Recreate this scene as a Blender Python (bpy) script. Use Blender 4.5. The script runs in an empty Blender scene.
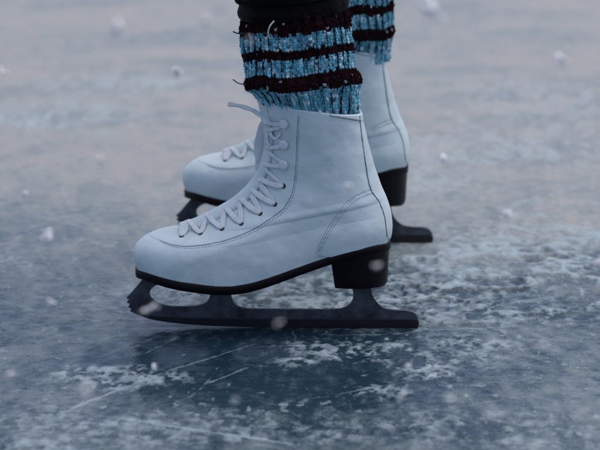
import bpy, bmesh, math, random
import numpy as np
from mathutils import Vector, Matrix
from mathutils.bvhtree import BVHTree
random.seed(7); rng = np.random.default_rng(7)
S = bpy.context.scene
C = S.collection
# ------------------------------------------------------------------ camera
TH = math.radians(16.8); D = 2.0; FZ = 0.1082; FP = 2000.0      # pitch, distance, aim height, focal length in photo pixels
cT, sT = math.cos(TH), math.sin(TH)
CP = Vector((0, -D*cT, FZ + D*sT))
cd = bpy.data.cameras.new('camera'); cam = bpy.data.objects.new('camera', cd); C.objects.link(cam)
cam.location = CP; cam.rotation_euler = (math.pi/2 - TH, 0, 0)
cd.sensor_width = 36; cd.lens = 36*FP/600; cd.clip_end = 1000; cd.clip_start = 0.05
cd.dof.use_dof = True; cd.dof.focus_distance = 1.975; cd.dof.aperture_fstop = 6.3
S.camera = cam
def ray(px, py):
    return Vector(((px-300)/FP, cT - (py-225)/FP*sT, -sT - (py-225)/FP*cT))
def at(px, py, y=0.0):
    d = ray(px, py); t = (y - CP.y)/d.y
    return CP + d*t
def ground(px, py):
    d = ray(px, py); return CP + d*(-CP.z/d.z)
def proj(P):                                   # numpy (n,3) -> pixels
    q = P - np.array(CP)
    zc = q[:,1]*cT - q[:,2]*sT; uc = q[:,1]*sT + q[:,2]*cT
    return np.stack([300 + FP*q[:,0]/zc, 225 - FP*uc/zc], 1)
# ------------------------------------------------------------------ light
SUN_EL, SUN_AZ = math.radians(74), math.radians(60)     # azimuth from +Y (behind the skates)
w = bpy.data.worlds.new('World'); S.world = w; w.use_nodes = True
nt = w.node_tree; bg = nt.nodes['Background']
sky = nt.nodes.new('ShaderNodeTexSky'); sky.sky_type = 'NISHITA'; sky.sun_disc = False
sky.sun_elevation = SUN_EL; sky.sun_rotation = SUN_AZ; sky.air_density = 0.55; sky.dust_density = 3.0; sky.ozone_density = 1.0
nt.links.new(sky.outputs[0], bg.inputs[0]); bg.inputs[1].default_value = 0.14
sl = bpy.data.lights.new('sun', 'SUN'); sl.energy = 0.5; sl.angle = math.radians(80); sl.color = (1.0, .89, .80)
so = bpy.data.objects.new('sun', sl); C.objects.link(so)
sd = Vector((math.sin(SUN_AZ)*math.cos(SUN_EL), math.cos(SUN_AZ)*math.cos(SUN_EL), math.sin(SUN_EL)))
so.rotation_euler = sd.to_track_quat('Z', 'Y').to_euler()
vs = S.view_settings; vs.view_transform = 'Standard'; vs.look = 'None'; vs.exposure = 0.90; vs.gamma = 1; vs.use_curve_mapping = False
# ------------------------------------------------------------------ helpers
def noise2(x, y, seed=0):
    xi = np.floor(x).astype(np.int64); yi = np.floor(y).astype(np.int64); fx = x-xi; fy = y-yi
    def h(a, b):
        n = (a*374761393 + b*668265263 + seed*1442695041) & 0xffffffff
        n = ((n ^ (n >> 13))*1274126177) & 0xffffffff
        return ((n ^ (n >> 16)) & 0xffff)/65535.0
    sx = fx*fx*(3-2*fx); sy = fy*fy*(3-2*fy)
    return (h(xi,yi)*(1-sx)+h(xi+1,yi)*sx)*(1-sy) + (h(xi,yi+1)*(1-sx)+h(xi+1,yi+1)*sx)*sy
def fbm(x, y, o=4, seed=0):
    r = 0; a = .5; t = 0
    for i in range(o):
        r = r + a*noise2(x*2**i, y*2**i, seed+i*17); t += a; a *= .5
    return r/t
def sstep(a, b, x):
    t = np.clip((x-a)/(b-a), 0, 1); return t*t*(3-2*t)
def mesh_obj(name, V, F, mat=None, parent=None, smooth=True, loc=None):
    me = bpy.data.meshes.new(name); me.from_pydata([tuple(map(float, v)) for v in V] if not isinstance(V, np.ndarray) else V.tolist(), [], F if isinstance(F, list) else F.tolist())
    me.update()
    o = bpy.data.objects.new(name, me); C.objects.link(o)
    if smooth: me.polygons.foreach_set('use_smooth', [True]*len(me.polygons))
    if mat: me.materials.append(mat)
    if parent: o.parent = parent
    return o
def tag(o, label, cat, group=None, kind=None):
    if label: o['label'] = label
    if cat: o['category'] = cat
    if group: o['group'] = group
    if kind: o['kind'] = kind
    return o
def empty(name, loc=(0,0,0)):
    o = bpy.data.objects.new(name, None); o.empty_display_size = .05; C.objects.link(o); o.location = loc; return o
def fix_normals(o):
    bm = bmesh.new(); bm.from_mesh(o.data); bmesh.ops.recalc_face_normals(bm, faces=bm.faces); bm.to_mesh(o.data); bm.free()
def grid_faces(n, m, closed=True, base=0):     # n rings of m points
    F = []
    for i in range(n-1):
        for j in range(m if closed else m-1):
            k = (j+1) % m
            F.append((base+i*m+j, base+i*m+k, base+(i+1)*m+k, base+(i+1)*m+j))
    return F
def catmull(P, n):                              # dense smooth interpolation of control rows
    P = np.asarray(P, float); N = len(P); t = np.linspace(0, N-1, n); i = np.clip(t.astype(int), 0, N-2); f = (t-i)[:,None]
    p0 = P[np.clip(i-1,0,N-1)]; p1 = P[i]; p2 = P[i+1]; p3 = P[np.clip(i+2,0,N-1)]
    return .5*((2*p1)+(-p0+p2)*f+(2*p0-5*p1+4*p2-p3)*f*f+(-p0+3*p1-3*p2+p3)*f**3)
def tube(P, r, sides=6, flat=None):
    """tube along points P; r scalar or per-point; caps closed by a point"""
    P = [Vector(p) for p in P]; V = []; n = len(P); up = Vector((.13,.31,.94)).normalized()
    for i, p in enumerate(P):
        t = (P[min(i+1,n-1)] - P[max(i-1,0)]).normalized(); a = t.cross(up).normalized(); b = a.cross(t)
        rr = r[i] if hasattr(r, '__len__') else r
        for k in range(sides):
            g = 2*math.pi*k/sides; V.append(p + a*math.cos(g)*rr + b*math.sin(g)*rr)
    F = grid_faces(n, sides); F.append(tuple(range(sides))[::-1]); F.append(tuple(range((n-1)*sides, n*sides)))
    return V, F
def ribbon(P, N, wd, th):
    """flat lace along points P with surface normals N"""
    V = []; n = len(P); m = 8
    for i in range(n):
        t = (P[min(i+1,n-1)] - P[max(i-1,0)]).normalized(); nn = (N[i] - t*N[i].dot(t)).normalized(); s = t.cross(nn)
        ww = wd[i] if hasattr(wd, '__len__') else wd
        for (a, b) in ((-1,0),(-.85,.8),(-.4,1),(.4,1),(.85,.8),(1,0),(.8,-.8),(-.8,-.8)):
            V.append(P[i] + s*a*ww/2 + nn*b*th/2)
    F = grid_faces(n, m); F.append(tuple(range(m))[::-1]); F.append(tuple(range((n-1)*m, n*m)))
    return V, F
class Bag:
    def __init__(s): s.V = []; s.F = []
    def add(s, VF):
        b = len(s.V); s.V += list(VF[0]); s.F += [tuple(i+b for i in f) for f in VF[1]]
    def build(s, name, mat, parent, smooth=True):
        return mesh_obj(name, s.V, s.F, mat, parent, smooth)
# ------------------------------------------------------------------ materials
def mat(name, col, rough=.5, metal=0, spec=.5, bump=None, var=None, coat=0, sheen=0, attr=None):
    m = bpy.data.materials.new(name); m.use_nodes = True; t = m.node_tree; b = t.nodes['Principled BSDF']
    b.inputs['Base Color'].default_value = (*col, 1); b.inputs['Roughness'].default_value = rough
    b.inputs['Metallic'].default_value = metal; b.inputs['Specular IOR Level'].default_value = spec
    b.inputs['Coat Weight'].default_value = coat; b.inputs['Sheen Weight'].default_value = sheen
    tc = t.nodes.new('ShaderNodeTexCoord')
    src = None
    if attr:
        a = t.nodes.new('ShaderNodeAttribute'); a.attribute_name = attr; src = a.outputs['Color']
    if var:                                     # (scale, col2, amount)
        n = t.nodes.new('ShaderNodeTexNoise'); n.inputs['Scale'].default_value = var[0]; n.inputs['Detail'].default_value = 6; n.inputs['Roughness'].default_value = .65
        t.links.new(tc.outputs['Object'], n.inputs['Vector'])
        r = t.nodes.new('ShaderNodeValToRGB'); r.color_ramp.elements[0].position = .38; r.color_ramp.elements[1].position = .68
        t.links.new(n.outputs['Fac'], r.inputs[0])
        mu = t.nodes.new('ShaderNodeMath'); mu.operation = 'MULTIPLY'; mu.inputs[1].default_value = var[2]; t.links.new(r.outputs[0], mu.inputs[0])
        x = t.nodes.new('ShaderNodeMix'); x.data_type = 'RGBA'; t.links.new(mu.outputs[0], x.inputs['Factor'])
        x.inputs['A'].default_value = (*col, 1); x.inputs['B'].default_value = (*var[1], 1)
        if src: t.links.new(src, x.inputs['A'])
        src = x.outputs['Result']
        rr = t.nodes.new('ShaderNodeMath'); rr.operation = 'MULTIPLY_ADD'; rr.inputs[1].default_value = .18; rr.inputs[2].default_value = rough-.09
        t.links.new(n.outputs['Fac'], rr.inputs[0]); t.links.new(rr.outputs[0], b.inputs['Roughness'])
    if src: t.links.new(src, b.inputs['Base Color'])
    if bump:                                    # list of (scale, distance)
        prev = None
        for sc, ds in bump:
            n = t.nodes.new('ShaderNodeTexNoise'); n.inputs['Scale'].default_value = sc; n.inputs['Detail'].default_value = 4
            t.links.new(tc.outputs['Object'], n.inputs['Vector'])
            bp = t.nodes.new('ShaderNodeBump'); bp.inputs['Distance'].default_value = ds; bp.inputs['Strength'].default_value = 1
            t.links.new(n.outputs['Fac'], bp.inputs['Height'])
            if prev: t.links.new(prev, bp.inputs['Normal'])
            prev = bp.outputs[0]
        t.links.new(prev, b.inputs['Normal'])
    return m
M = {}
M['leather'] = mat('white_leather', (.57,.665,.665), .40, spec=.45, bump=[(1400,.00022),(420,.0002),(60,.0006)], var=(38,(.44,.54,.56),.65))
M['lining'] = mat('boot_lining', (.35,.36,.37), .8)
M['sole'] = mat('black_sole', (.003,.003,.004), .5, spec=.12, bump=[(700,.0001)])
M['heel'] = mat('black_heel', (.002,.002,.003), .36, spec=.16, bump=[(500,.00008)], var=(60,(.006,.006,.007),.6))
M['steel'] = mat('dull_steel', (.085,.092,.112), .36, metal=.45, bump=[(900,.00006)], var=(45,(.010,.010,.014),.9))
M['runner'] = mat('runner_steel', (.018,.018,.022), .30, metal=.5, bump=[(700,.00008)], var=(70,(.03,.025,.03),.5))
M['lace'] = mat('cotton_lace', (.74,.79,.79), .9, spec=.1, bump=[(1500,.0009),(400,.0005)], var=(160,(.52,.58,.60),.6))
M['thread'] = mat('seam_thread', (.22,.26,.32), .8)
M['piping'] = mat('seam_piping', (.06,.07,.12), .6)
M['hook'] = mat('enamel_hook', (.58,.65,.68), .3, bump=[(300,.0002)])
M['eyelet'] = mat('eyelet_hole', (.010,.010,.022), .5)
M['yarn'] = mat('knit_yarn', (.3,.5,.6), .95, spec=.1, bump=[(1500,.0008)], attr='yarn')
M['knit_base'] = mat('knit_shadow_yarn', (.02,.03,.045), .95, spec=.05)
M['trouser'] = mat('black_trouser_cloth', (.0012,.0012,.0018), .6, spec=.06, bump=[(60,.004),(900,.0003)])
M['jacket'] = mat('black_jacket_cloth', (.010,.010,.014), .7, spec=.2, bump=[(40,.006)])
M['skin'] = mat('skin', (.55,.36,.28), .5)
M['snow'] = mat('snow', (.93,.96,.98), .8, spec=.2, bump=[(900,.0006)])
_b = M['snow'].node_tree.nodes['Principled BSDF']; _b.inputs['Subsurface Weight'].default_value = 1; _b.inputs['Subsurface Radius'].default_value = (1,1,1); _b.inputs['Subsurface Scale'].default_value = .005
# ------------------------------------------------------------------ ice
def coords(a, b, st, far, grow=1.18):
    c = list(np.arange(a, b+st*.5, st)); s = st
    while c[-1] < far: s *= grow; c.append(c[-1]+s)
    s = st
    while c[0] > -far: s *= grow; c.insert(0, c[0]-s)
    return np.array(c)
xs = coords(-.62, .62, .0018, 260); ys = coords(-.42, .62, .0018, 260, 1.02)
X, Y = np.meshgrid(xs, ys)
def blob(px, py, rx, ry, ang=0):                # soft patch on the ice; radii in metres
    g = ground(px, py); c, s = math.cos(ang), math.sin(ang); dx = X-g.x; dy = Y-g.y
    return np.exp(-(((dx*c+dy*s)/rx)**2 + ((-dx*s+dy*c)/ry)**2))
near_mask = (np.abs(X) < 3) & (Y > -2) & (Y < 6)
n1 = fbm(X*9, Y*9, 5, 3); n2 = fbm(X*34, Y*26, 5, 11); n3 = fbm(X*120, Y*90, 4, 23); n4 = fbm(X*5+Y*1.5, Y*13-X*2, 5, 41)
nf = fbm(X*260, Y*200, 3, 77)
warp = (n2-.5)*.05
# dusting of fine snow, graded paler to the back to paint the sky's grazing reflection
gy = ground(300, 250).y
dust_shade = .26 + .62*sstep(-.18, .70, Y + (n1-.5)*.35 + .06*np.sin(X*5)) 
dust_shade = dust_shade + .14*sstep(.1,-.3,Y) - .50*np.exp(-((((X+.02)/.18)**2 + ((Y+.11)/.105)**2))**2) - .26*np.exp(-(((X-.03)/.16)**2 + ((Y+.24)/.12)**2)) - .24*np.exp(-(((X-.22)/.24)**2 + ((Y-.10)/.17)**2))       # near skate's shadow and reflection painted in dark; scraped ice at right darker
dust_shade = dust_shade + (n4-.5)*.55*sstep(.0, .9, Y) + (n2-.5)*.45 + (n3-.5)*.30
frost = np.zeros_like(X)
for (px, py, rx, ry, a, s) in [(88,374,.034,.020,.1,.70),(112,384,.03,.016,-.3,.6),(150,378,.035,.018,0,.6),(128,370,.02,.01,.4,.5),
      (335,352,.055,.025,-.25,.62),(390,350,.03,.02,0,.45),(295,362,.02,.012,0,.6),(372,392,.035,.02,.2,.42),(450,358,.045,.02,-.1,.45),(430,372,.03,.02,.1,.6),
      (470,345,.04,.02,-.1,.5),(260,300,.10,.06,0,.45),(320,298,.05,.06,0,.6),(200,300,.05,.05,0,.5),(440,300,.08,.06,.1,.42),(520,310,.10,.05,0,.30),
      (460,262,.12,.09,0,.34),(560,250,.12,.12,0,.36),(500,280,.1,.05,-.1,.30),(70,425,.08,.03,0,.38),(180,430,.09,.03,.1,.34),(330,430,.08,.03,0,.26),(120,300,.05,.05,0,.25),
      (60,115,.12,.10,.1,.5),(110,85,.14,.08,0,.45),(470,150,.18,.1,-.1,.5),(540,105,.1,.2,.1,.4),(430,180,.06,.08,0,.4),(20,450,.05,.03,0,.5),(480,430,.12,.04,0,.3)]:
    th = sstep(.44, .64, n2*.25 + n3*.40 + nf*.35 + .07)
    frost = np.maximum(frost, s*np.clip(blob(px,py,rx,ry,a)*1.7, 0, 1)*th*(.45+.9*n3))
# little crumbs of ice shavings
crumb = sstep(.70, .80, fbm(X*150, Y*110, 2, 91)*.75 + n1*.3)
frost = np.maximum(frost, crumb*.42*(1-sstep(.3,.9,Y)))
# blade scratches
H = np.zeros_like(X)
def scratch(p, q, wd, s, groove=.0006, bend=0.0):
    global H, frost
    a = ground(*p); b = ground(*q); dx, dy = b.x-a.x, b.y-a.y; L = math.hypot(dx, dy); dx /= L; dy /= L
    u = (X-a.x)*dx + (Y-a.y)*dy; v = -(X-a.x)*dy + (Y-a.y)*dx + bend*np.sin(np.clip(u/L,0,1)*math.pi)
    m = np.exp(-(v/wd)**2)*sstep(-.01, .02, u)*sstep(-.01, .02, L-u)
    frost = np.maximum(frost, m*s*(.35+.9*n3)); H -= m*groove
for a in [((55,416),(158,374),.0022,.8),((158,374),(262,342),.0018,.6),((110,417),(300,446),.0030,.7),((0,398),(110,417),.0025,.5),
          ((330,395),(388,385),.0022,.6),((205,385),(252,366),.0016,.7),((150,416),(60,440),.002,.4),((270,405),(330,395),.0018,.4),
          ((20,330),(120,318),.0015,.35),((420,412),(600,385),.0018,.3),((380,430),(560,448),.0025,.35),((0,360),(80,352),.0015,.3),
          ((430,315),(560,296),.003,.6),((400,300),(500,276),.003,.5),((450,330),(600,322),.002,.4),((330,300),(420,288),.002,.5),
          ((0,268),(40,272),.002,.35),((20,212),(90,228),.002,.3),((440,110),(540,160),.008,.5),((420,160),(520,120),.006,.35),
          ((10,120),(120,135),.012,.5),((120,250),(60,190),.003,.25),((480,215),(600,180),.006,.4)]:
    scratch(*a)
for i in range(260):
    px, py = random.uniform(-40,640), random.uniform(130,460); an = random.gauss(.15,.6); L = random.uniform(20,130)
    scratch((px,py), (px+L*math.cos(an), py-L*.45*math.sin(an)), random.uniform(.0010,.0020), random.uniform(.12,.38), .0003, random.uniform(-.016,.016))
dust_shade = np.clip(dust_shade, 0, 1); frost = np.clip(frost, 0, 1)
# relief: chopped, scraped ice to the right and between the blades
rel = .18 + 1.0*blob(480,280,.22,.16) + .8*blob(300,300,.16,.06) + .9*blob(590,250,.2,.2)+.3*sstep(-.1,-.3,Y)
ridge = 1-np.abs(2*fbm(X*16+n2*1.2, Y*26+n1, 4, 55)-1)
H = H + rel*((ridge-.7)*.006*sstep(.45,.95,ridge) + (n2-.5)*.0028 + (n3-.5)*.0016) + frost*.0012*(.5+n3)
H = H*np.where(near_mask, 1, .0)
# keep the ice level under the two blade lines (they cut into it slightly)
frost = np.clip(frost + rel*.30*sstep(.82,.96,ridge)*(.3+1.2*n3)*np.where(near_mask,1,0), 0, 1)
FAR_Y = ground(433, 242).y
for yy in (0.0, FAR_Y):
    k = np.exp(-((Y-yy)/.006)**2)*sstep(-.24,-.18,X)*sstep(.24,.18,X) if yy == 0 else np.exp(-((Y-yy)/.006)**2)
    H = H*(1-k) - .0004*k
V = np.stack([X.ravel(), Y.ravel(), H.ravel()], 1)
ny, nx = X.shape
idx = np.arange(ny*nx).reshape(ny, nx)
Fq = np.stack([idx[:-1,:-1].ravel(), idx[:-1,1:].ravel(), idx[1:,1:].ravel(), idx[1:,:-1].ravel()], 1)
me = bpy.data.meshes.new('ice')
me.vertices.add(len(V)); me.vertices.foreach_set('co', V.astype(np.float32).ravel())
me.loops.add(Fq.size); me.loops.foreach_set('vertex_index', Fq.astype(np.int32).ravel())
me.polygons.add(len(Fq)); me.polygons.foreach_set('loop_start', np.arange(0, Fq.size, 4, dtype=np.int32)); me.polygons.foreach_set('loop_total', np.full(len(Fq), 4, np.int32))
me.update(calc_edges=True); me.polygons.foreach_set('use_smooth', [True]*len(Fq))
for nm, arr in (('dust_shade', dust_shade), ('frost', frost)):
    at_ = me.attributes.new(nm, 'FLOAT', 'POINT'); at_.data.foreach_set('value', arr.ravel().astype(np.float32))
ice = bpy.data.objects.new('ice', me); C.objects.link(ice); ice['kind'] = 'structure'
m = bpy.data.materials.new('frozen_ice'); m.use_nodes = True; t = m.node_tree; b = t.nodes['Principled BSDF']; me.materials.append(m)
def N(tp, **kw):
    n = t.nodes.new(tp)
    for k, v in kw.items(): setattr(n, k, v)
    return n
def math_(op, a, b_=None, c_=None, clamp=False):
    n = N('ShaderNodeMath', operation=op, use_clamp=clamp)
    for i, v in enumerate((a, b_, c_)):
        if v is None: continue
        if isinstance(v, (int, float)): n.inputs[i].default_value = v
        else: t.links.new(v, n.inputs[i])
    return n.outputs[0]
def mixc(f, a, b_):
    n = N('ShaderNodeMix', data_type='RGBA')
    t.links.new(f, n.inputs['Factor'])
    for nm, v in (('A', a), ('B', b_)):
        if isinstance(v, tuple): n.inputs[nm].default_value = (*v, 1)
        else: t.links.new(v, n.inputs[nm])
    return n.outputs['Result']
tc = N('ShaderNodeTexCoord')
def noise_(sc, det=5, ro=.6, scl=(1,1,1)):
    mp = N('ShaderNodeMapping'); mp.inputs['Scale'].default_value = scl; t.links.new(tc.outputs['Object'], mp.inputs[0])
    n = N('ShaderNodeTexNoise'); n.inputs['Scale'].default_value = sc; n.inputs['Detail'].default_value = det; n.inputs['Roughness'].default_value = ro
    t.links.new(mp.outputs[0], n.inputs['Vector']); return n.outputs['Fac']
ad = N('ShaderNodeAttribute', attribute_name='dust_shade').outputs['Fac']; af = N('ShaderNodeAttribute', attribute_name='frost').outputs['Fac']
g1 = noise_(420, 4, .7); g2 = noise_(90, 6, .65, (1,.8,1)); g3 = noise_(7, 3, .5, (1,2,1))
g4 = noise_(70, 6, .7, (1,5,1)); g5 = noise_(34, 8, .78, (1.3,1,1)); 
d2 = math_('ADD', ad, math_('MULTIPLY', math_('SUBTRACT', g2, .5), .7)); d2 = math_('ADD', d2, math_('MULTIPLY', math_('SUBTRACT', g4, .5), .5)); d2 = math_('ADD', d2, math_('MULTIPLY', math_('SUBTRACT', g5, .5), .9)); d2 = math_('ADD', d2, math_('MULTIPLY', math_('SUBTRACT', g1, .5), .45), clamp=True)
f2 = math_('ADD', af, math_('MULTIPLY_ADD', g2, 1.0, -.5)); f2 = math_('ADD', f2, math_('MULTIPLY_ADD', g1, .7, -.35))
f2 = math_('MULTIPLY_ADD', f2, 1.7, -.30, True); f2 = math_('MULTIPLY', f2, math_('MULTIPLY', af, 4.0, clamp=True), clamp=True)
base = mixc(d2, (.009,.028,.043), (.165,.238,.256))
tint = mixc(g3, (.245,.282,.276), (.335,.305,.290))
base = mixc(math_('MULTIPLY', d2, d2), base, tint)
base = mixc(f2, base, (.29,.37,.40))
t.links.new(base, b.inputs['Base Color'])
ro = math_('MULTIPLY_ADD', d2, .50, .13); ro = math_('MAXIMUM', ro, math_('MULTIPLY_ADD', f2, .5, .25))
t.links.new(ro, b.inputs['Roughness']); b.inputs['IOR'].default_value = 1.31; b.inputs['Specular IOR Level'].default_value = .5
h = math_('ADD', math_('MULTIPLY', g1, .35), g2); bp = N('ShaderNodeBump'); bp.inputs['Distance'].default_value = .0016; bp.inputs['Strength'].default_value = .8
t.links.new(math_('MULTIPLY_ADD', math_('MAXIMUM', d2, f2), .80, .10, True), bp.inputs['Strength']); t.links.new(h, bp.inputs['Height']); t.links.new(bp.outputs[0], b.inputs['Normal'])
# ------------------------------------------------------------------ skate: boot shape
TB = [((137,268),(389,240)),((133.5,257),(391,232)),((134.5,247),(391.5,225)),((140,240),(391,218)),((152,234),(390,211)),((172,230),(388,204)),
      ((195,224),(385,196)),((216,215),(381,187)),((236,204),(377.5,177)),((252,190),(374,167)),((262,176),(371,156)),((268,160),(368,145)),
      ((271,141),(365,132)),((269,120),(362.5,122)),((265,101),(361,114))]
LF = [.050,.055,.062,.072,.088,.105,.108,.100,.088,.074,.062,.054,.050,.047,.046]
LB = [.036,.037,.038,.039,.040,.042,.044,.046,.047,.047,.047,.047,.047,.046,.046]
SH = [0,0,0,0,0,0,.035,.034,.0335,.033,.033,.034,.035,.037,.038]
NR, NU = 250, 190
ctl = []
for i, (a, b_) in enumerate(TB):
    p = at(*a); q = at(*b_); ctl.append((p.x, p.z, q.x, q.z, LF[i], LB[i], SH[i], i))
ctl = catmull(ctl, NR)
bw_x = [at(x, 260).x for x in (133,160,185,215,250,285,320,350,391)]; bw_w = [.036,.040,.0425,.0440,.0405,.0355,.0335,.0335,.0335]
def base_w(x): return np.interp(x, bw_x, bw_w)
T0x, B0x = ctl[0][0], ctl[0][2]
def endround(d, L): 
    q = np.clip(d/L, 0, 1); return np.sqrt(np.clip(1-(1-q)**2, 0, 1))
def W0(x):                                       # half width of the boot base at x
    return base_w(x)*endround(x-T0x, LF[0])*endround(B0x-x, LB[0])
seam_px = [(137,268),(146,272.5),(160,277.5),(175,281.5),(190,284),(210,286.5),(228,287),(245,285.5),(262,281),(280,275),(300,267.5),(320,260.5),(340,254),(360,249),(376,245),(389,240)]
zx, zz = [], []
for px, py in seam_px:
    p = at(px, py, 0)
    for _ in range(3):
        p = at(px, py, -float(W0(np.clip(p.x, T0x, B0x))))
    zx.append(p.x); zz.append(p.z)
zx = np.array(zx); zz = np.array(zz)
# smooth base curve
_zs = np.linspace(zx[0], zx[-1], 200); _zv = np.interp(_zs, zx, zz)
for _ in range(30): _zv[1:-1] = (_zv[:-2]+2*_zv[1:-1]+_zv[2:])/4
def z0(x): return np.interp(x, _zs, _zv)
phi = np.linspace(0, math.pi, NU); uu = (1-np.cos(phi))/2
rows = []
for (tx, tz, bx, bz, lf, lb, sh, k) in ctl:
    x = tx + (bx-tx)*uu; lin = tz + (bz-tz)*uu
    L = math.hypot(bx-tx, bz-tz); d = uu*L
    lin0 = ctl[0][1] + (ctl[0][3]-ctl[0][1])*np.clip((x-T0x)/(B0x-T0x), 0, 1)
    dec = float(1-sstep(0, 8, k))
    z = lin + (z0(x)-lin0)*dec
    z = z + .004*float(sstep(11,14,k))*np.sin(phi)
    bul = 1 + .05*math.sin(min(k/4,1)*math.pi)
    A = base_w(x)*bul*(1-float(sstep(4.5,9.5,k))) + max(sh,.033)*float(sstep(4.5,9.5,k))
    # belly of the counter / ankle
    y = A*endround(d, lf)*endround(L-d, lb)
    # ankle wrinkles
    rows.append((x, y, z, k))
ring = 2*NU-2
V = []
for (x, y, z, k) in rows:
    near = np.stack([x, -y, z], 1); far = np.stack([x, y, z], 1)[::-1][1:-1]
    V.append(np.concatenate([near, far]))
V = np.array(V)                                   # (NR, ring, 3)
# soft creases and unevenness of the leather
nv = V.reshape(-1,3)
cen = np.stack([np.interp(np.arange(NR), np.arange(NR), ctl[:,0]*.5+ctl[:,2]*.5)]*ring,1).reshape(-1)
wob = (fbm(nv[:,0]*38+3, nv[:,2]*38+nv[:,1]*20+9, 3, 5)-.5)*.0022 + (fbm(nv[:,0]*14+3, nv[:,2]*16+nv[:,1]*14+9, 2, 8)-.5)*.0030
g = at(292,192)
cre = np.exp(-(((nv[:,0]-g.x)/.045)**2+((nv[:,2]-g.z)/.035)**2))
wob = wob + cre*.0010*(fbm(nv[:,0]*14+5, (nv[:,2]+nv[:,0]*.45)*62, 2, 9)-.5)*2.4
nv[:,1] += np.sign(nv[:,1])*wob*np.clip(np.abs(nv[:,1])/.015, 0, 1)
# raised panels (back stay, heel counter, eyelet facing) from their seam outlines
back_line = [(359.5,116),(361.5,135),(365,160),(368.5,182),(372,192),(379,202),(384.5,217),(387,238)]
ctr_line = [(371,191),(357,197),(346,206),(338,217),(330,229),(321,246),(318,256)]
face_line = [(160,240.5),(172,245),(188,246.5),(204,245),(222,241.5),(240,235.5),(256,228),(270,219),(283,209),(291,196),(294.5,180),(296,160),(297,135),(298,112),(298,95)]
def inpoly(P, poly):
    x, y = P[:,0], P[:,1]; c = np.zeros(len(P), bool); n = len(poly)
    for i in range(n):
        x1, y1 = poly[i]; x2, y2 = poly[(i+1)%n]
        m_ = ((y1 > y) != (y2 > y)) & (x < (x2-x1)*(y-y1)/(y2-y1+1e-12)+x1); c ^= m_
    return c
mir = nv.copy(); mir[:,1] = -np.abs(mir[:,1]); pp = proj(mir)
lift = np.zeros(len(nv))
lift[inpoly(pp, back_line+[(420,250),(420,100)])] = .0010
lift[inpoly(pp, ctr_line[::-1]+[(372,191),(378,200),(384.5,217),(387,238),(385,262)])] += .0007
lift[inpoly(pp, face_line+[(230,80),(120,200),(150,236)])] += .0007
lift[inpoly(pp, [(330,108),(330,115.5),(362,121),(362,105)])] = .0014
L2 = lift.reshape(NR, ring)
Vg = nv.reshape(NR, ring, 3)
ax = np.stack([(ctl[:,0]+ctl[:,2])/2, np.zeros(NR), (ctl[:,1]+ctl[:,3])/2], 1)
du = np.roll(Vg,-1,1)-np.roll(Vg,1,1); dk = np.gradient(Vg, axis=0); nn = np.cross(dk, du); nn /= np.linalg.norm(nn,axis=2,keepdims=True)+1e-9
sgn = np.sign((nn*(Vg-ax[:,None,:])).sum(2).mean()); nn *= sgn
Vg = Vg + nn*L2[:,:,None]
# rolled collar edge and inner wall
outer = Vg[-1]; inner = []
c0 = outer.mean(0)
for (s, dz) in ((.985,.0012),(.955,.0014),(.935,.0),(.93,-.006),(.91,-.016),(.88,-.026)):
    r_ = c0 + (outer-c0)*np.array([s,s,1]); r_[:,2] += dz; inner.append(r_)
allV = np.concatenate([Vg.reshape(-1,3)] + inner)
F = grid_faces(NR+len(inner), ring)
skate = empty('ice_skate', (0,0,0))
boot = mesh_obj('boot', allV, F, M['leather'], skate); fix_normals(boot)
bvh = BVHTree.FromPolygons([tuple(v) for v in allV.tolist()], F)
def cast(px, py, off=.0004):
    """point on the boot seen at a photo pixel"""
    d = ray(px, py).normalized(); h_, n_, i_, _ = bvh.ray_cast(CP, d)
    if h_ is None: return None, None
    if n_.dot(d) > 0: n_ = -n_
    return h_ + n_*off, n_
def castline(px_pts, step=.0006, off=.0004):
    P = catmull(px_pts, 60*len(px_pts)); out = []
    for p in P:
        h_, n_ = cast(p[0], p[1], off)
        if h_ is None: continue
        if not out or (h_-out[-1][0]).length > step: 
            if out and (h_-out[-1][0]).length > .012: continue
            out.append((h_, n_))
    return out
def mirv(v): return Vector((v.x, -v.y, v.z))
# stitching
def stitches(px_pts, sp=.0030, ln=.0019, r=.00034, shift=(0,0)):
    L = castline([(a+shift[0], b_+shift[1]) for a, b_ in px_pts], .0002, .00005); acc = 0; seg = []; st = Bag(); sf = Bag()
    for i in range(1, len(L)):
        acc += (L[i][0]-L[i-1][0]).length
        if acc % sp < ln: seg.append(L[i][0])
        else:
            if len(seg) > 2:
                st.add(tube([seg[0], seg[len(seg)//2], seg[-1]], r, 5)); sf.add(tube([mirv(seg[0]), mirv(seg[len(seg)//2]), mirv(seg[-1])], r, 5))
            seg = []
    st.build('stitching', M['thread'], skate); sf.build('stitching', M['thread'], skate)
stitches(face_line[:-1], shift=(1.6,1.8)); stitches(ctr_line, shift=(1.5,1.5)); stitches(ctr_line, shift=(-1.8,-1.5))
for ln_, rr in ((back_line, .00048), ([(331,115.5),(345,118.5),(359.5,120.5)], .0003), (ctr_line, .00014), (face_line[:-1], .00022)):
    L = castline(ln_, .0025, .0001)
    if len(L) > 3:
        for fm in (lambda v: v, mirv):
            pb = Bag(); pb.add(tube([fm(a) for a, _ in L], rr, 6)); pb.build('seam_piping', M['piping'], skate)
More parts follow.
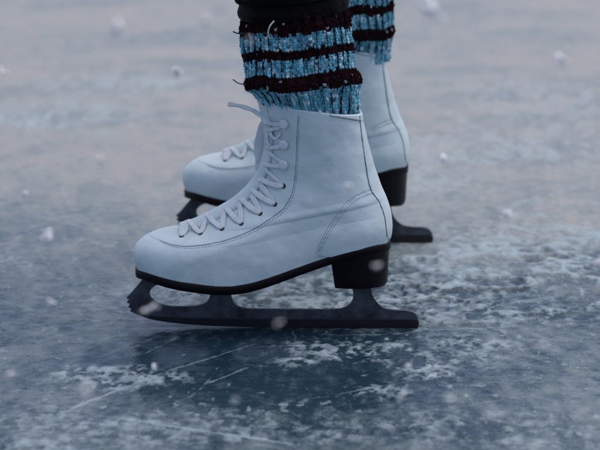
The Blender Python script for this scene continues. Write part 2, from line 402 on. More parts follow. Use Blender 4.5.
# eyelets and hooks
EY = [(181.7,236.2),(200.5,233.5),(222,228.5),(241.2,223.3),(260,213.3),(274.7,204),(283.3,186)]
HK = [(284.5,164.5),(285,144.3),(285,123.8)]
def frame(n_):
    a = n_.cross(Vector((0,0,1))).normalized(); return a, n_.cross(a).normalized()
def lathe(p, n_, prof, sides=20):
    a, b_ = frame(n_); V = []
    for r, h_ in prof:
        for k in range(sides):
            g_ = 2*math.pi*k/sides; V.append(p + n_*h_ + a*math.cos(g_)*r + b_*math.sin(g_)*r)
    F = grid_faces(len(prof), sides); F.append(tuple(range((len(prof)-1)*sides, len(prof)*sides))); return V, F
eyp = []
for i, (px, py) in enumerate(EY):
    p, n_ = cast(px, py, 0); eyp.append((p, n_))
    for s in (0, 1):
        P_, N_ = (p, n_) if s == 0 else (mirv(p), mirv(n_))
        e = Bag(); e.add(lathe(P_, N_, [(.0026,-.0003),(.0026,.0005),(.0021,.0008),(.0014,.0005)]))
        eo = e.build('eyelet', M['eyelet'], skate)
hkp = []
for (px, py) in HK:
    p, n_ = cast(px, py, 0); n_ = Vector((n_.x*.6-.15, n_.y, n_.z*.3)).normalized(); hkp.append((p, n_))
    for s in (0, 1):
        P_, N_ = (p, n_) if s == 0 else (mirv(p), mirv(n_))
        e = Bag(); e.add(lathe(P_, N_, [(.0034,-.001),(.0034,.0006),(.0018,.0008),(.0018,.0022),(.0044,.0024),(.0049,.0029),(.0048,.0036),(.0038,.0040),(.0012,.0041)], 24))
        e.build('lace_hook', M['hook'], skate)
# tongue: strip over the instep, standing proud of the collar
tv = []; tn = 60; 
kk = np.linspace(int(NR*5.4/14), NR-1, tn).astype(int)
for i, k in enumerate(kk):
    T_ = Vector(Vg[k,0]); B_ = Vector(Vg[k,NU-1]); ax_ = (B_-T_).normalized()
    up_ = (Vector(Vg[min(k+3,NR-1),0])-Vector(Vg[max(k-3,0),0])).normalized(); out = Vector((up_.z*-1, 0, up_.x)) 
    if out.x > 0 and out.z < 0: out = -out
    for j in range(13):
        s = (j-6)/6; tv.append(T_ + out*(.0030*(1-s*s)**.5 + .0006) + Vector((0, s*.011, 0)) - out*(s*s*.0045))
ext = []
for e_ in range(1, 8):
    for j in range(13):
        q = tv[(tn-1)*13+j]; s = (j-6)/6
        ext.append(q + Vector((-.0006*e_-.00012*e_*e_, 0, .0022*e_*(1-.12*s*s*e_/4))))
tg = mesh_obj('tongue', tv+ext, grid_faces(tn+7, 13, False), M['leather'], skate)
mo = tg.modifiers.new('thickness', 'SOLIDIFY'); mo.thickness = .003; mo.offset = -1
# laces, zigzag over the instep
lc = Bag()
cumj = np.zeros((NR, NU)); cumj[:,1:] = np.cumsum(np.linalg.norm(np.diff(Vg[:,:NU], axis=1), axis=2), axis=1)
def kj(p):
    """ring number and signed girth distance from the crest of a point on the boot"""
    q = np.array((p.x, -abs(p.y), p.z)); d = ((Vg[:,:NU]-q)**2).sum(2); i = np.unravel_index(np.argmin(d), d.shape)
    return float(i[0]), float(cumj[i[0], i[1]])*(1 if p.y < 0 else -1)
def onboot(k, g):
    k = min(max(k, 1), NR-2); k0 = int(k); f = k-k0; P = Vector((0,0,0)); Nn = Vector((0,0,0))
    for kk_, w_ in ((k0, 1-f), (min(k0+1, NR-1), f)):
        for c in range(3): P[c] += w_*float(np.interp(abs(g), cumj[kk_], Vg[kk_,:NU,c])); Nn[c] += w_*float(np.interp(abs(g), cumj[kk_], nn[kk_,:NU,c]))
    if abs(g) < .004: Nn = Vector((Nn.x, Nn.y*abs(g)/.004, Nn.z))
    Nn.normalize()
    if g < 0: P.y *= -1; Nn.y *= -1
    return P, Nn
def over(p, q, n=26, wd=.0055, lift=.0012):
    mid = (p+q)/2; k = int(np.argmin((Vg[:,0,0]-mid.x+.25*(mid.z-Vg[:,0,2])*0)**2 + (Vg[:,0,2]-mid.z-.006)**2)); k = min(max(k, 5), NR-6)
    up_ = (Vector(Vg[k+4,0])-Vector(Vg[k-4,0])).normalized(); crest = Vector((-up_.z, 0, up_.x))
    np_ = Vector((crest.x*.5, math.copysign(1, p.y), crest.z*.5)).normalized(); nq = Vector((crest.x*.5, math.copysign(1, q.y), crest.z*.5)).normalized()
    P = []; Ns = []
    for i in range(n):
        s = i/(n-1); b_ = p.lerp(q, s); od = (np_.lerp(crest, min(1, 2*s)) if s < .5 else crest.lerp(nq, 2*s-1)).normalized()
        h_, n_, _, _ = bvh.ray_cast(b_+od*.07, -od)
        if h_ is None or (h_-b_).length > .045: h_, n_ = b_, od
        if n_.dot(od) < 0: n_ = -n_
        n_ = (n_+od*.6).normalized()
        c_ = max(0, 1-(abs(h_.y)/.014)**2); e_ = min(1, min(i, n-1-i)/3)
        P.append(h_ + n_*(lift*(.15+.85*e_) + .0042*c_)); Ns.append(n_)
    for _ in range(4):
        P = [P[0]] + [(P[i-1]+P[i]*2+P[i+1])/4 for i in range(1, n-1)] + [P[-1]]
        Ns = [Ns[0]] + [(Ns[i-1]+Ns[i]*2+Ns[i+1]).normalized() for i in range(1, n-1)] + [Ns[-1]]
    return P, Ns
def lace(p, q, wd=.0055, lift=.0012):
    P, Nn = over(p, q, wd=wd, lift=lift); w_ = [wd*(.62+.38*min(1, min(i, len(P)-1-i)/3))*(1+.07*math.sin(i*1.3+p.x*90)) for i in range(len(P))]
    lc.add(ribbon(P, Nn, w_, .0009))
ep = [e[0] for e in eyp]
lace(ep[0], mirv(ep[0]), .0048)
for i in range(len(ep)-1):
    lace(ep[i], mirv(ep[i+1]), .0060+.0008*random.random(), .0012); lace(mirv(ep[i]), ep[i+1], .0052+.0008*random.random(), .0024)
hp = [p+n_*.0022 for p, n_ in hkp]
last = ep[-1]
for i, h_ in enumerate(hp):
    lace(last, mirv(h_), .0042, .0014); lace(mirv(last), h_, .0042, .0026)
    lc.add(ribbon(*( (lambda c, n_: ([c + (frame(n_)[0]*math.cos(g)*.0028 + frame(n_)[1]*math.sin(g)*.0028) for g in np.linspace(-1.9,1.9,14)], [n_]*14))(h_, hkp[i][1])), .0030, .0012))
    last = h_
lace(hp[-1], mirv(hp[-1]), .0042, .0034)
lc.build('lace', M['lace'], skate)
# the bow and its loose ends
bow = Bag()
def free(pts, wd, th=.0014, nrm=Vector((0,-1,.2)), tw=0):
    P = [Vector(p) for p in catmull([tuple(v) for v in pts], 26)]
    Nn = [Matrix.Rotation(tw*i/25, 3, 'Z') @ nrm for i in range(26)]
    w_ = [wd*(1+.12*math.sin(i*.9)) for i in range(26)]
    bow.add(ribbon(P, Nn, w_, th))
free([at(228,104,.01),at(240,106,.006),at(252,110,-.002),at(261,116,-.008),at(267,122,-.012)], .0042, tw=.3)
free([at(261,107,-.004),at(266,112,-.006),at(268,120,-.010),at(268,130,-.008)], .0026)
free([at(267,122,-.006),at(261,132,.000),at(259,150,.002),at(260,168,.003),at(262,184,.002),at(258,193,.004)], .0095, tw=.6)
free([at(268,124,.002),at(264,140,.008),at(263,160,.010),at(265,178,.008)], .0055, tw=-.3)
free([at(270,146,-.014),at(267,140,-.012),at(268,128,-.010),at(272,120,-.014),at(284,121,-.028)], .0030, nrm=Vector((-.6,-1,.1)))
free([at(268,121,-.012),at(271,134,-.016),at(275,139,-.020),at(281,133,-.026)], .0028, nrm=Vector((-.6,-1,.1)))
bow.add(lathe(at(267.5,121.5,-.012), Vector((-.4,-1,.1)).normalized(), [(.001,-.003),(.004,-.002),(.0046,.0005),(.003,.003),(.001,.0036)], 12))
bow_o = bow.build('lace_bow', M['lace'], skate)
# sole
def sole_loop(x0, x1, n, grow, zf):
    xs_ = x0 + (x1-x0)*(1-np.cos(np.linspace(0, math.pi, n)))/2; return xs_
nS = 140; ph = np.linspace(0, math.pi, nS); gx = .0016
sx = T0x + (B0x-T0x)*(1-np.cos(ph))/2
sxe = sx + (-gx)*np.cos(ph)
sw = W0(sx) + gx*np.clip(np.sin(ph)*6, 0, 1)
th_x = np.interp(sx, [T0x, at(170,280).x, at(228,290).x, at(330,258).x, B0x], [.0078,.0090,.0095,.0085,.0080])
zt = z0(sx)+.0008
prof = [(0.0, -.0012, .0), (.25,0,.0), (.75,0.0,.0), (1.0,-.0014,.0)]
V = []
loops = []
for (f, g_, _) in prof:
    a = np.stack([sxe, -(sw+g_), zt - f*th_x], 1); b_ = np.stack([sxe, (sw+g_), zt - f*th_x], 1)[::-1][1:-1]
    loops.append(np.concatenate([a, b_]))
rs = len(loops[0]); V = np.concatenate(loops); F = grid_faces(len(prof), rs)
for L_ in (0, len(prof)-1):
    for i in range(nS-1):
        a, b_ = L_*rs+i, L_*rs+i+1; c_ = L_*rs+((rs-i-1)%rs) ; d_ = L_*rs+((rs-i)%rs)
        f = [v for j, v in enumerate((a, b_, c_, d_))]; f = list(dict.fromkeys(f))
        if len(f) > 2: F.append(tuple(f))
sole = mesh_obj('sole', V, F, M['sole'], skate); fix_normals(sole)
def zsole(x): return float(np.interp(x, sx, zt-th_x))
# heel block
hx0 = at(331,262,-.03).x; hx1 = B0x+.0006; hb_f = at(335,288.5,-.028); hb_b = at(388.5,284.5,-.0)
hzf = hb_f.z; hzb = at(388,285,-.012).z
def hplan(s):
    """outline of the heel in plan, s = 0 top .. 1 bottom"""
    xf = hx0 + (hb_f.x-hx0)*s; xb = hx1 - .0015*s; Lh = xb-xf; out = []
    g_ = 40
    for i in range(g_):
        u = i/(g_-1); x = xf + Lh*(1-math.cos(u*math.pi))/2
        w_ = (.0330-.0035*s)*math.sqrt(max(0, 1-(1-min(1,(xb-x)/.034))**2))
        e = min(1, (x-xf)/.005); w_ *= .93+.07*math.sqrt(e) if e > 0 else .93
        out.append((x + .004*0, w_))
    return out
hl = []
for s in (0,.04,.2,.4,.6,.8,.95,1.0):
    o_ = hplan(min(1,max(0,s))); r_ = []
    for sd_ in (-1, 1):
        seq = o_ if sd_ < 0 else o_[::-1][1:]
        for (x, w_) in seq:
            zt_ = zsole(min(x, B0x-.001))+.002; u = (x-hb_f.x)/(hx1-hb_f.x); zb_ = hzf + (hzb-hzf)*u
            if s == 1.0: x = x*.985+.015*(hx0+hx1)/2; w_ *= .97
            r_.append((x + (.0025*(1-(w_ and abs(w_)/.033)) if False else 0), sd_*w_, zt_ + (zb_-zt_)*min(s,.985 if s<1 else 1)))
    hl.append(r_)
rs = len(hl[0]); F = grid_faces(len(hl), rs); F.append(tuple(range(rs))); F.append(tuple(range((len(hl)-1)*rs, len(hl)*rs)))
heel = mesh_obj('heel', [v for r_ in hl for v in r_], F, M['heel'], skate); fix_normals(heel)
md = heel.modifiers.new('bevel', 'BEVEL'); md.width = .0008; md.segments = 2; md.limit_method = 'ANGLE'; md.angle_limit = math.radians(50)
# blade with stanchions
def plate(name, out, y0, y1, m_, parent, bev=.0004):
    V = [(x, y, z) for y in (y0, y1) for x, z in out]; n = len(out)
    F = [tuple(range(n)), tuple(range(2*n-1, n-1, -1))] + [(i, (i+1)%n, n+(i+1)%n, n+i) for i in range(n)]
    o = mesh_obj(name, V, F, m_, parent, smooth=False); fix_normals(o)
    d = o.modifiers.new('bevel', 'BEVEL'); d.width = bev; d.segments = 2; d.limit_method = 'ANGLE'; d.angle_limit = math.radians(35)
    return o
def pz(pts): return [(at(px, py, -.002).x, at(px, py, -.002).z) for px, py in pts]
def sm(pts, n=40): return [tuple(v) for v in catmull(pts, n)]
xf = at(152,270).x; xr = at(170,276).x; xm0 = at(210,290).x; xm1 = at(230,290).x; xh0 = at(352,288).x; xh1 = at(371,288).x
out = [(xf, zsole(xf)+.001)] + pz([(143,279),(138,285),(132,292),(126,298)]) \
    + pz([(129,299.5),(126.5,302.5),(130,304.2),(128,307.2),(131.3,308.8),(130,311.5)]) + pz(sm([(130,311.5),(139,315.6),(153,320),(172,323),(200,325.4),(245,326.9),(300,327.5),(360,327.7),(417,327.6)], 46)) \
    + pz(sm([(417,327.6),(418.8,325.5),(418.6,320),(415.5,314),(409,311),(395,310.2),(384,308),(376.5,302),(372.5,295),(371,288)], 30)) + [(xh1, zsole(xh1)-.02)] \
    + [(xh0, zsole(xh0)-.02)] + pz(sm([(352,288),(353.5,296),(351,303),(344,308),(333,309.6),(300,309.6),(262,309.2),(248,308.8),(239,307),(233.5,302),(231,295),(230,289)], 40)) + [(xm1, zsole(xm1)+.001), (xm0, zsole(xm0)+.001)] \
    + pz(sm([(210,289),(209.5,297),(206,302.5),(196,305.8),(180,306.8),(166,305.6),(156,302),(150.5,297),(150,291.5),(153.5,287),(160,284)], 34)) + [(xr, zsole(xr)+.001)]
o2 = []
for p in out:
    if not o2 or math.hypot(p[0]-o2[-1][0], p[1]-o2[-1][1]) > 1e-4: o2.append(p)
blade = plate('blade', o2, -.0017, .0017, M['steel'], skate)
run_o = pz(sm([(146,317.6),(160,321),(180,323.6),(205,325.6),(245,327.1),(300,327.8),(360,328.0),(417.6,327.9)], 40) + [(418.9,325.6),(418.9,321.5),(416,319.4)] + sm([(380,319),(300,318.8),(230,318.2),(190,317.6),(168,316.8),(150,315.6)], 20))
plate('runner', run_o, -.0023, .0023, M['runner'], blade, .0005)
def mount(x0, x1, w_, zf, n=24):
    V = []; F = []
    for i in range(n):
        u = i/(n-1); x = x0+(x1-x0)*u; ww = w_*math.sqrt(max(.02, 1-(abs(2*u-1))**4)); z = zf(x)
        V += [(x,-ww,z+.001),(x,-ww,z-.0022),(x,ww,z-.0022),(x,ww,z+.001)]
    F = grid_faces(n, 4); F += [(0,1,2,3), tuple(range(4*n-4, 4*n))]
    o = mesh_obj('mounting_plate', V, F, M['steel'], skate, False); fix_normals(o)
mount(at(150,270).x, at(240,290).x, .017, zsole)
mount(at(338,288).x, at(386,288).x, .016, lambda x: hzf + (hzb-hzf)*(x-hb_f.x)/(hx1-hb_f.x))
for (px, yy) in [(165,.011),(165,-.011),(222,.012),(222,-.012)]:
    x = at(px,285).x; e = Bag(); e.add(lathe(Vector((x,yy,zsole(x)-.0018)), Vector((0,0,-1)), [(.003,0),(.003,.0014),(.001,.0018)], 12)); e.build('screw', M['runner'], skate)
tag(skate, 'front white lace-up figure skate, fully in view, its long dark blade on the ice', 'ice skate', 'the pair of white figure skates')
# far skate: the same parts, set down beyond the first one
OFF = Vector((ground(433,242).x - at(418.8,327.7).x, FAR_Y, 0))
far_skate = skate.copy(); C.objects.link(far_skate); far_skate.location = OFF
for ch in list(skate.children):
    c = ch.copy(); C.objects.link(c); c.parent = far_skate
    for g_ in ch.children:
        d_ = g_.copy(); C.objects.link(d_); d_.parent = c
far_skate['label'] = 'white lace-up figure skate standing behind the nearer one, partly hidden by it'
# ------------------------------------------------------------------ person
person = empty('person', (0,0,0))
tag(person, 'person in black trousers and striped knitted socks wearing the white skates', 'person')
BLUE = np.array([.15,.44,.55]); MAR = np.array([.015,.003,.004])
def sock(rows, ytilt, lean, off, seed):
    r_ = np.random.default_rng(seed)
    T_ = []
    for (L_, R_, col) in rows:
        a = at(*L_); b_ = at(*R_); T_.append((a.x,a.z,b_.x,b_.z))
    T_ = np.array(T_); cols = [r[2] for r in rows]
    dense = catmull(T_, 40*len(rows)); cx = (dense[:,0]+dense[:,2])/2; cz = (dense[:,1]+dense[:,3])/2
    # path length measured on the near flank so folds get rows too
    ed = np.concatenate([[0], np.cumsum(np.hypot(np.diff(cx), np.diff(cz)) + .25*np.hypot(np.diff(dense[:,2]-cx), 0))])
    seg = np.linspace(0, len(rows)-1, len(dense)); tot = ed[-1]
    zref = at(300,110).z
    def surf(v, th, out=0):
        """v: path length, th: angle, arrays"""
        i = np.interp(v, ed, np.arange(len(ed))); lx = np.interp(i, np.arange(len(ed)), dense[:,0]); lz = np.interp(i, np.arange(len(ed)), dense[:,1])
        rx = np.interp(i, np.arange(len(ed)), dense[:,2]); rz = np.interp(i, np.arange(len(ed)), dense[:,3])
        a = np.hypot(rx-lx, rz-lz)/2; ex, ez = (rx-lx)/(2*a), (rz-lz)/(2*a)
        cx_, cz_ = (lx+rx)/2, (lz+rz)/2
        wob_ = (fbm(np.cos(th)*2.2+v*22+seed, np.sin(th)*2.2+v*9, 3, seed)-.5)*.007
        aa = a + out + wob_; bin_ = sstep(zref-.006, zref+.022, cz_); aa = aa - .003*(1-bin_); bb = (a*.93 + wob_)*bin_ + .0325*(1-bin_) + out
        amt = sstep(zref-.02, zref+.02, cz_)
        tl = ytilt*amt
        sag = (fbm(np.cos(th)*1.3+5+seed, np.sin(th)*1.3+v*5, 2, seed+3)-.5)*.012*amt
        x = cx_ + aa*np.cos(th)*ex; z = cz_ + aa*np.cos(th)*ez + sag
        y = bb*np.sin(th)*np.cos(tl) + (cz_-zref)*math.tan(lean)*(cz_ > zref); z = z - bb*np.sin(th)*np.sin(tl)
        return np.stack([x, y, z], -1)
    NC = 124; rowh = .0027; NRW = int(tot/rowh)
    # backing cloth
    n1_, m1_ = 90, 120; vv, tt = np.meshgrid(np.linspace(0, tot, n1_), np.linspace(0, 2*math.pi, m1_, endpoint=False), indexing='ij')
    Vb = surf(vv.ravel(), tt.ravel(), -.0022)
    so_ = mesh_obj('sock', Vb + np.array(off), grid_faces(n1_, m1_), M['knit_base'], person)
    # stitches: every one a V of two plump strands
    ii, jj, sd_ = np.meshgrid(np.arange(NC), np.arange(NRW), [-1, 1], indexing='ij'); ii = ii.ravel(); jj = jj.ravel(); sd_ = sd_.ravel(); n = len(ii)
    sn, k = 5, 5
    ds = 2*math.pi/NC; jit = r_.normal(0, 1, (n, 3))
    cell = (ii*7919 + jj*104729) % 100003; cr = np.random.default_rng(seed+5).random(100003)[cell]; cr2 = np.random.default_rng(seed+6).random(100003)[cell]
    rib = np.where((ii % 4) >= 2, -.0019, .0006) + (np.random.default_rng(seed+9).random(NC)[ii]-.5)*.0012
    # colour of a stitch from the stripe its centre lies in, with a ragged edge
    vc = (jj + .6 + (cr-.5)*.8)*rowh; sg = np.interp(vc, ed, seg); ci = np.clip(sg.astype(int), 0, len(rows)-1)
    isb = np.array([c_ == 'b' for c_ in cols])[ci]
    shade = (.72 + .55*cr2)[:,None]
    col = np.where(isb[:,None], BLUE*shade, MAR*(.5+1.2*cr[:,None]))
    colr = np.random.default_rng(seed+8).random(200003)[(ii*31337 + (jj//5)*7561) % 200003]; col[isb] *= (.70+.65*colr[isb])[:,None]; white = isb & (cr*.5+colr*.5 > .70); col[white] = np.array([.62,.78,.84])*(.6+.5*cr2[white][:,None])
    dark = isb & (cr < .05); col[dark] = np.array([.05,.13,.19])
    fl = (~isb) & (cr2 > .985); col[fl] = np.array([.35,.42,.48])
    Vs = []; 
    for a in range(sn):
        s = a/(sn-1)
        thc = (ii + .5 + sd_*(.10 + .30*s))*ds + jit[:,0]*.05*ds; vcn = (jj - .15 + 1.35*s)*rowh + jit[:,1]*.10*rowh
        rr = .00088*math.sin(math.pi*(.12+.76*s))**.6*(1+.18*jit[:,2]); rr = np.clip(rr, .0003, .0013)
        bulge = .0007*math.sin(math.pi*s)
        c0_ = surf(vcn, thc, 0) ; c1_ = surf(vcn, thc, .001); nrm = (c1_-c0_); nrm /= np.linalg.norm(nrm,axis=1,keepdims=True)+1e-9
        cen_ = c0_ + nrm*((rib + bulge + .0004*jit[:,2])[:,None])
        c2_ = surf(vcn, thc+.02, 0); tan_ = c2_-c0_; tan_ /= np.linalg.norm(tan_,axis=1,keepdims=True)+1e-9
        for b_ in range(k):
            g_ = 2*math.pi*b_/k; Vs.append(cen_ + nrm*(rr*math.cos(g_))[:,None] + tan_*(rr*math.sin(g_))[:,None])
    Vs = np.stack(Vs, 1)                        # (n, sn*k, 3)
    Vs = Vs.reshape(-1,3) + np.array(off)
    f0 = []
    for a in range(sn-1):
        for b_ in range(k): f0.append((a*k+b_, a*k+(b_+1)%k, (a+1)*k+(b_+1)%k, (a+1)*k+b_))
    f0 = np.array(f0); Fs = (np.arange(n)[:,None,None]*(sn*k) + f0[None]).reshape(-1,4)
    me_ = bpy.data.meshes.new('knit'); me_.vertices.add(len(Vs)); me_.vertices.foreach_set('co', Vs.astype(np.float32).ravel())
    me_.loops.add(Fs.size); me_.loops.foreach_set('vertex_index', Fs.astype(np.int32).ravel())
    me_.polygons.add(len(Fs)); me_.polygons.foreach_set('loop_start', np.arange(0,Fs.size,4,dtype=np.int32)); me_.polygons.foreach_set('loop_total', np.full(len(Fs),4,np.int32))
    me_.update(calc_edges=True); me_.polygons.foreach_set('use_smooth', [True]*len(Fs))
    ca = me_.color_attributes.new('yarn', 'FLOAT_COLOR', 'POINT'); cc = np.ones((len(Vs),4), np.float32); cc[:,:3] = np.repeat(np.clip(col,0,1), sn*k, 0); ca.data.foreach_set('color', cc.ravel())
    me_.materials.append(M['yarn']); ko = bpy.data.objects.new('knit', me_); C.objects.link(ko); ko.parent = so_
    # fuzz of loose fibres
    fz = Bag(); fc = []
    for q in range(2600):
        v_ = r_.uniform(.2*tot, tot); t_ = r_.uniform(0, 2*math.pi); p0 = surf(np.array([v_]), np.array([t_]), .0005)[0]; p1 = surf(np.array([v_]), np.array([t_]), .0025)[0]
        nr = Vector(p1-p0).normalized(); L_ = r_.uniform(.001,.0032); rd = Vector(r_.normal(0,1,3))*.7
        P_ = [Vector(p0)+Vector(off), Vector(p0)+Vector(off)+(nr*1.0+rd*.6)*L_*.5, Vector(p0)+Vector(off)+(nr*.8+rd*1.3)*L_]
        VF = tube(P_, [.00013,.0001,.00005], 3); b0 = len(fz.V); fz.add(VF)
        sg_ = min(int(np.interp(v_, ed, seg)), len(rows)-1); c_ = (.30,.52,.62) if cols[sg_] == 'b' else (.07,.03,.035); fc += [(*c_,1)]*len(VF[0])
    fo = fz.build('loose_fibres', M['yarn'], so_); ca = fo.data.color_attributes.new('yarn','FLOAT_COLOR','POINT'); ca.data.foreach_set('color', np.array(fc,np.float32).ravel())
    fo['kind'] = 'stuff'
    return so_
near_rows = [((280,136),(352,140),'b'),((268,113),(357,121),'b'),((258,101),(358,108),'b'),((253,95),(357,92),'b'),((247.5,93),(359,82),'m'),
    ((246,86),(359,74),'m'),((248,80),(353,66),'b'),((247,66),(352,51),'m'),((245,56),(351,41.5),'b'),((243.5,42),(350,27),'m'),((242.5,27),(348.5,14),'m'),((249,14),(341,2),'m'),((255,-5),(332,-20),'m')]
far_rows = [((280,136),(352,140),'b'),((266,122),(359,126),'b'),((254,118),(370,121),'b'),((254,110),(372,108),'b'),((251,104),(373,95),'m'),((250,96),(374,86),'m'),
    ((252,92),(372,80),'b'),((252,78),(371,65),'m'),((250,68),(370,54),'b'),((250,54),(369,41),'m'),((249,43),(368,30),'b'),((248,30),(367,17),'m'),((250,0),(362,-15),'m')]
sk1 = sock(near_rows, math.radians(11), math.radians(5), (0,0,0), 3)
sk2 = sock(far_rows, math.radians(7), math.radians(-4), tuple(OFF), 12)
# loose yarn ends on the near sock
yb = Bag()
for pts, rr in (([at(233,31.5,-.008),at(238,33.5,-.006),at(244,33,-.004)], .0007),([at(233,79.5,-.01),at(239,83.5,-.008),at(248,84.5,-.008)], .0006)):
    yb = Bag(); yb.add(tube([Vector(v) for v in catmull([tuple(p) for p in pts], 12)], rr, 6)); yb.build('yarn_end', M['piping'], sk1)
yb = Bag(); yb.add(tube([Vector(v) for v in catmull([tuple(p) for p in (at(274,21,-.058),at(270,26,-.060),at(268,33,-.058),at(270,39,-.054))], 12)], .0006, 6))
yb.build('yarn_end', M['lace'], sk1)
# body (mostly above the picture), one continuous surface
def skin_mesh(name, verts, edges, m_, parent, sub=2, root=0):
    me_ = bpy.data.meshes.new(name); me_.from_pydata([v[0] for v in verts], edges, []); o = bpy.data.objects.new(name, me_); C.objects.link(o)
    me_.materials.append(m_); o.parent = parent
    s_ = o.modifiers.new('skin', 'SKIN'); s_.use_smooth_shade = True; s_.branch_smoothing = .6
    for i, v in enumerate(verts):
        me_.skin_vertices[0].data[i].radius = (v[1], v[1] if len(v) < 3 else v[2]); me_.skin_vertices[0].data[i].use_root = (i == root)
    u = o.modifiers.new('sub', 'SUBSURF'); u.levels = sub; u.render_levels = sub
    return o
fy = FAR_Y; fx = OFF.x; my = fy/2; pxx = .055
hipn, hipf = (pxx, my-.085, .93), (pxx+.01, my+.085, .93); kn = (-.045, .035, .53); kf = (fx-.045, fy-.03, .53)
bv = [((pxx,my,.98),.13,.10),((pxx-.01,my,1.15),.12,.09),((pxx-.03,my,1.36),.14,.10),((pxx-.03,my,1.48),.05),((pxx-.05,my,1.56),.05),((pxx-.06,my,1.63),.085,.075),((pxx-.065,my,1.71),.07,.065),
      (hipn,.085),(kn,.054),((.005,.005,.27),.036),((.025,0,.15),.033),((-.07,0,.095),.024),
      (hipf,.085),(kf,.054),((fx+.005,fy-.005,.27),.036),((fx+.025,fy,.15),.033),((fx-.07,fy,.095),.024),
      ((pxx-.02,my-.18,1.40),.05),((pxx+.03,my-.25,1.13),.038),((pxx-.10,my-.17,.99),.028),((pxx-.14,my-.12,.97),.03),
      ((pxx-.02,my+.18,1.40),.05),((pxx+.03,my+.25,1.13),.038),((pxx-.10,my+.17,.99),.028),((pxx-.14,my+.12,.97),.03)]
be = [(0,1),(1,2),(2,3),(3,4),(4,5),(5,6),(0,7),(7,8),(8,9),(9,10),(10,11),(0,12),(12,13),(13,14),(14,15),(15,16),(2,17),(17,18),(18,19),(19,20),(2,21),(21,22),(22,23),(23,24)]
skin_mesh('body', bv, be, M['skin'], person)
jv = [((pxx,my,.90),.17,.14),((pxx-.01,my,1.15),.155,.125),((pxx-.03,my,1.36),.17,.13),((pxx-.03,my,1.47),.085),((pxx-.04,my,1.55),.10),((pxx-.045,my,1.64),.125,.115),((pxx-.05,my,1.73),.10),
      ((pxx-.02,my-.19,1.40),.075),((pxx+.03,my-.26,1.13),.062),((pxx-.10,my-.18,.99),.05),((pxx-.13,my-.13,.97),.045),
      ((pxx-.02,my+.19,1.40),.075),((pxx+.03,my+.26,1.13),.062),((pxx-.10,my+.18,.99),.05),((pxx-.13,my+.13,.97),.045)]
skin_mesh('hooded_jacket', jv, [(0,1),(1,2),(2,3),(3,4),(4,5),(5,6),(2,7),(7,8),(8,9),(9,10),(2,11),(11,12),(12,13),(13,14)], M['jacket'], person)
# trousers: two legs gathered over the sock tops, meeting at the hips
tb = Bag()
def trouser_leg(off, hem, knee, hip, seed):
    rows_ = []
    for (L_, R_, yy) in hem:
        a = at(*L_); b_ = at(*R_); rows_.append(((a.x+b_.x)/2+off[0], yy+off[1], (a.z+b_.z)/2, (b_.x-a.x)/2, (b_.z-a.z)))
    rows_ += [(rows_[-1][0]*.5+knee[0]*.5, rows_[-1][1]*.5+knee[1]*.5, rows_[-1][2]*.5+knee[2]*.5, .068, 0), (knee[0], knee[1], knee[2], .075, 0),
              ((knee[0]+hip[0])/2, (knee[1]+hip[1])/2, (knee[2]+hip[2])/2, .090, 0), (hip[0], hip[1], hip[2], .100, 0)]
    R_ = catmull(rows_, 120); m_ = 72; V = []
    for i, (x, y, z, r, tl) in enumerate(R_):
        for j in range(m_):
            g_ = 2*math.pi*j/m_; rr = r*(1+.05*(float(fbm(np.array([math.cos(g_)*1.6+seed]), np.array([math.sin(g_)*1.6+z*16]), 3, seed)[0])-.5)*2)
            V.append((x+rr*math.cos(g_), y+rr*.93*math.sin(g_), z+tl*.5*math.cos(g_) - .12*rr*math.sin(g_)*(1-min(1,i/20))))
    F = grid_faces(120, m_)
    tb.add((V, F))
hem = [((252,14),(338,5),.008),((243,20),(346,9),.007),((239,18.5),(349,8),.007),((237,13),(350.5,3),.008),((238.5,6),(350,-4),.009),((236,1),(349,-9),.010),((233,-9),(350,-19),.012)]
trouser_leg((0,0), hem, kn, hipn, 4)
hemf = [((L_[0]+4, L_[1]+0), (R_[0]+14, R_[1]+0), -yy) for L_, R_, yy in hem]
trouser_leg((OFF.x,OFF.y), hemf, kf, hipf, 9)
V = []; 
for (z, rx, ry) in ((.80,.02,.03),(.84,.09,.13),(.90,.125,.18),(.98,.125,.18),(1.05,.11,.16)):
    for j in range(48):
        g_ = 2*math.pi*j/48; V.append((pxx+rx*math.cos(g_), my+ry*math.sin(g_), z))
tb.add((V, grid_faces(5,48)))
tro = tb.build('trousers', M['trouser'], person); tro.modifiers.new('thickness','SOLIDIFY').thickness = .002
# ------------------------------------------------------------------ falling snow
def flake_mesh(r, seed, el=(1,1,1)):
    q = random.Random(seed); bm = bmesh.new()
    for _ in range(9):
        d = Vector((q.gauss(0,1)*el[0], q.gauss(0,1)*el[1], q.gauss(0,1)*el[2]))*r*.38; s = r*q.uniform(.30,.55)
        bmesh.ops.create_icosphere(bm, subdivisions=2, radius=s, matrix=Matrix.Translation(d) @ Matrix.Diagonal((q.uniform(.7,1.3),q.uniform(.7,1.3),q.uniform(.6,1.2),1)))
    for _ in range(4):                          # small crystal arms
        d = Vector((q.gauss(0,1)*el[0], q.gauss(0,1)*el[1], q.gauss(0,1)*el[2]))*r*.8
        bmesh.ops.create_cone(bm, segments=5, radius1=r*.16, radius2=r*.06, depth=r*.5, cap_ends=True, matrix=Matrix.Translation(d) @ d.to_track_quat('Z','Y').to_matrix().to_4x4())
    for v in bm.verts: v.co += Vector((q.uniform(-1,1),q.uniform(-1,1),q.uniform(-1,1)))*r*.06
    me_ = bpy.data.meshes.new('snowflake'); bm.to_mesh(me_); bm.free(); me_.materials.append(M['snow']); me_.polygons.foreach_set('use_smooth',[True]*len(me_.polygons)); return me_
GS = 'snowflakes falling around the skates'
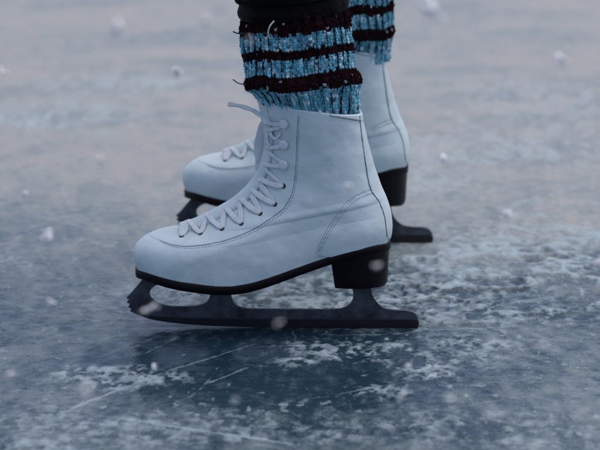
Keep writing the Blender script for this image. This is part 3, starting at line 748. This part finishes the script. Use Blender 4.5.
# (px, py, plane y, radius m, elongation (longest ones shaped as motion streaks), angle, where)
FL = [(48,235,-.25,.0042,1,0,'large soft snowflake falling over the grey ice left of the toes'),
      (52,303,-.25,.0036,1,.3,'snowflake falling just left of the front blade tip'),
      (12,375,-.35,.0030,1,0,'small snowflake falling by the lower left edge of the picture'),
      (155,368,-.10,.0026,1,0,'bright little snowflake over the dark ice below the toe pick'),
      (2,72,-.2,.0040,1,0,'snowflake falling at the far upper left edge'),
      (178,72,.2,.0040,1,0,'faint snowflake high above the rear skate toe'),
      (443,160,-.15,.0040,1,0,'round snowflake falling right of the rear boot heel'),
      (510,214,-.22,.0046,1.5,.1,'wide bright snowflake over the rough ice on the right'),
      (349,187,-.3,.0032,1,0,'snowflake in front of the ankle of the nearer boot'),
      (430,8,-.7,.0072,1,0,'big blurred snowflake at the top right of the striped socks'),
      (400,397,-.3,.0030,1.4,.9,'slanting snowflake in the lower middle, below the blade tail'),
      (408,366,-.2,.0024,1,0,'tiny snowflake just below the tail of the front blade'),
      (598,262,-.2,.0040,1,.5,'snowflake cut by the right edge of the picture'),
      (490,295,.0,.0022,1,0,'tiny snowflake over the rough ice behind the front blade'),
      (463,318,-.05,.0018,1,0,'tiny snowflake just right of the blade tail'),
      (25,195,.1,.0030,1,0,'dim snowflake near the left edge at boot height'),
      (118,28,-.5,.0055,1,0,'soft pale snowflake in the upper left'),
      (560,60,-.6,.0050,1,0,'blurred snowflake in the upper right corner area'),
      (86,392,-.9,.0060,1.8,1.4,'tall faint snowflake close to the camera at the lower left'),
      (150,308,-.62,.0052,2.6,.5,'snowflake stretched into a slanting motion streak in front of the toe pick'),
      (450,398,-.45,.0042,2.8,.45,'snowflake stretched into a slanting motion streak at the lower right'),
      (584,100,-.45,.0048,2.6,.95,'snowflake stretched into a slanting motion streak near the right edge'),
      (366,150,-.5,.0026,2.4,-1.2,'snowflake stretched into a thin motion streak before the heel side of the near boot'),
      (30,130,-.55,.0030,1,0,'soft snowflake near the left edge above boot height'),
      (250,40,-.5,.0016,1,0,'small snowflake just left of the striped near sock'),
      (205,20,-.7,.0038,1,0,'pale blurred snowflake left of the trouser hem'),
      (470,35,-.5,.0028,1,0,'small pale snowflake right of the far striped sock'),
      (520,150,-.6,.0030,1,0,'faint snowflake between the rear boot and the right edge'),
      (100,160,-.6,.0034,1,0,'faint snowflake left of the rear skate toe'),
      (235,400,-.5,.0018,1,0,'small snowflake low in the picture over the dark ice'),
      (545,345,-.5,.0026,1,0,'pale snowflake over the lower right ice'),
      (376,266,-.45,.0026,1.5,.4,'snowflake in front of the black heel of the near skate'),
      (280,322,-.5,.0024,2.2,.6,'snowflake stretched into a thin motion streak in front of the middle of the front blade')]
for i, (px, py, yy, r, el, an, lab) in enumerate(FL):
    yy = min(yy-.25, -.42) if yy > -.6 else yy; r *= .86*(1 if yy > -.6 else .95); p = at(px, py, yy); o = bpy.data.objects.new('snowflake', flake_mesh(r/(el**.5), 100+i, (el*1.3,1,1) if el > 1 else (1,1,1))); C.objects.link(o)
    o.location = p; o.rotation_euler = (0, -an, 0); tag(o, lab, 'snowflake', GS)
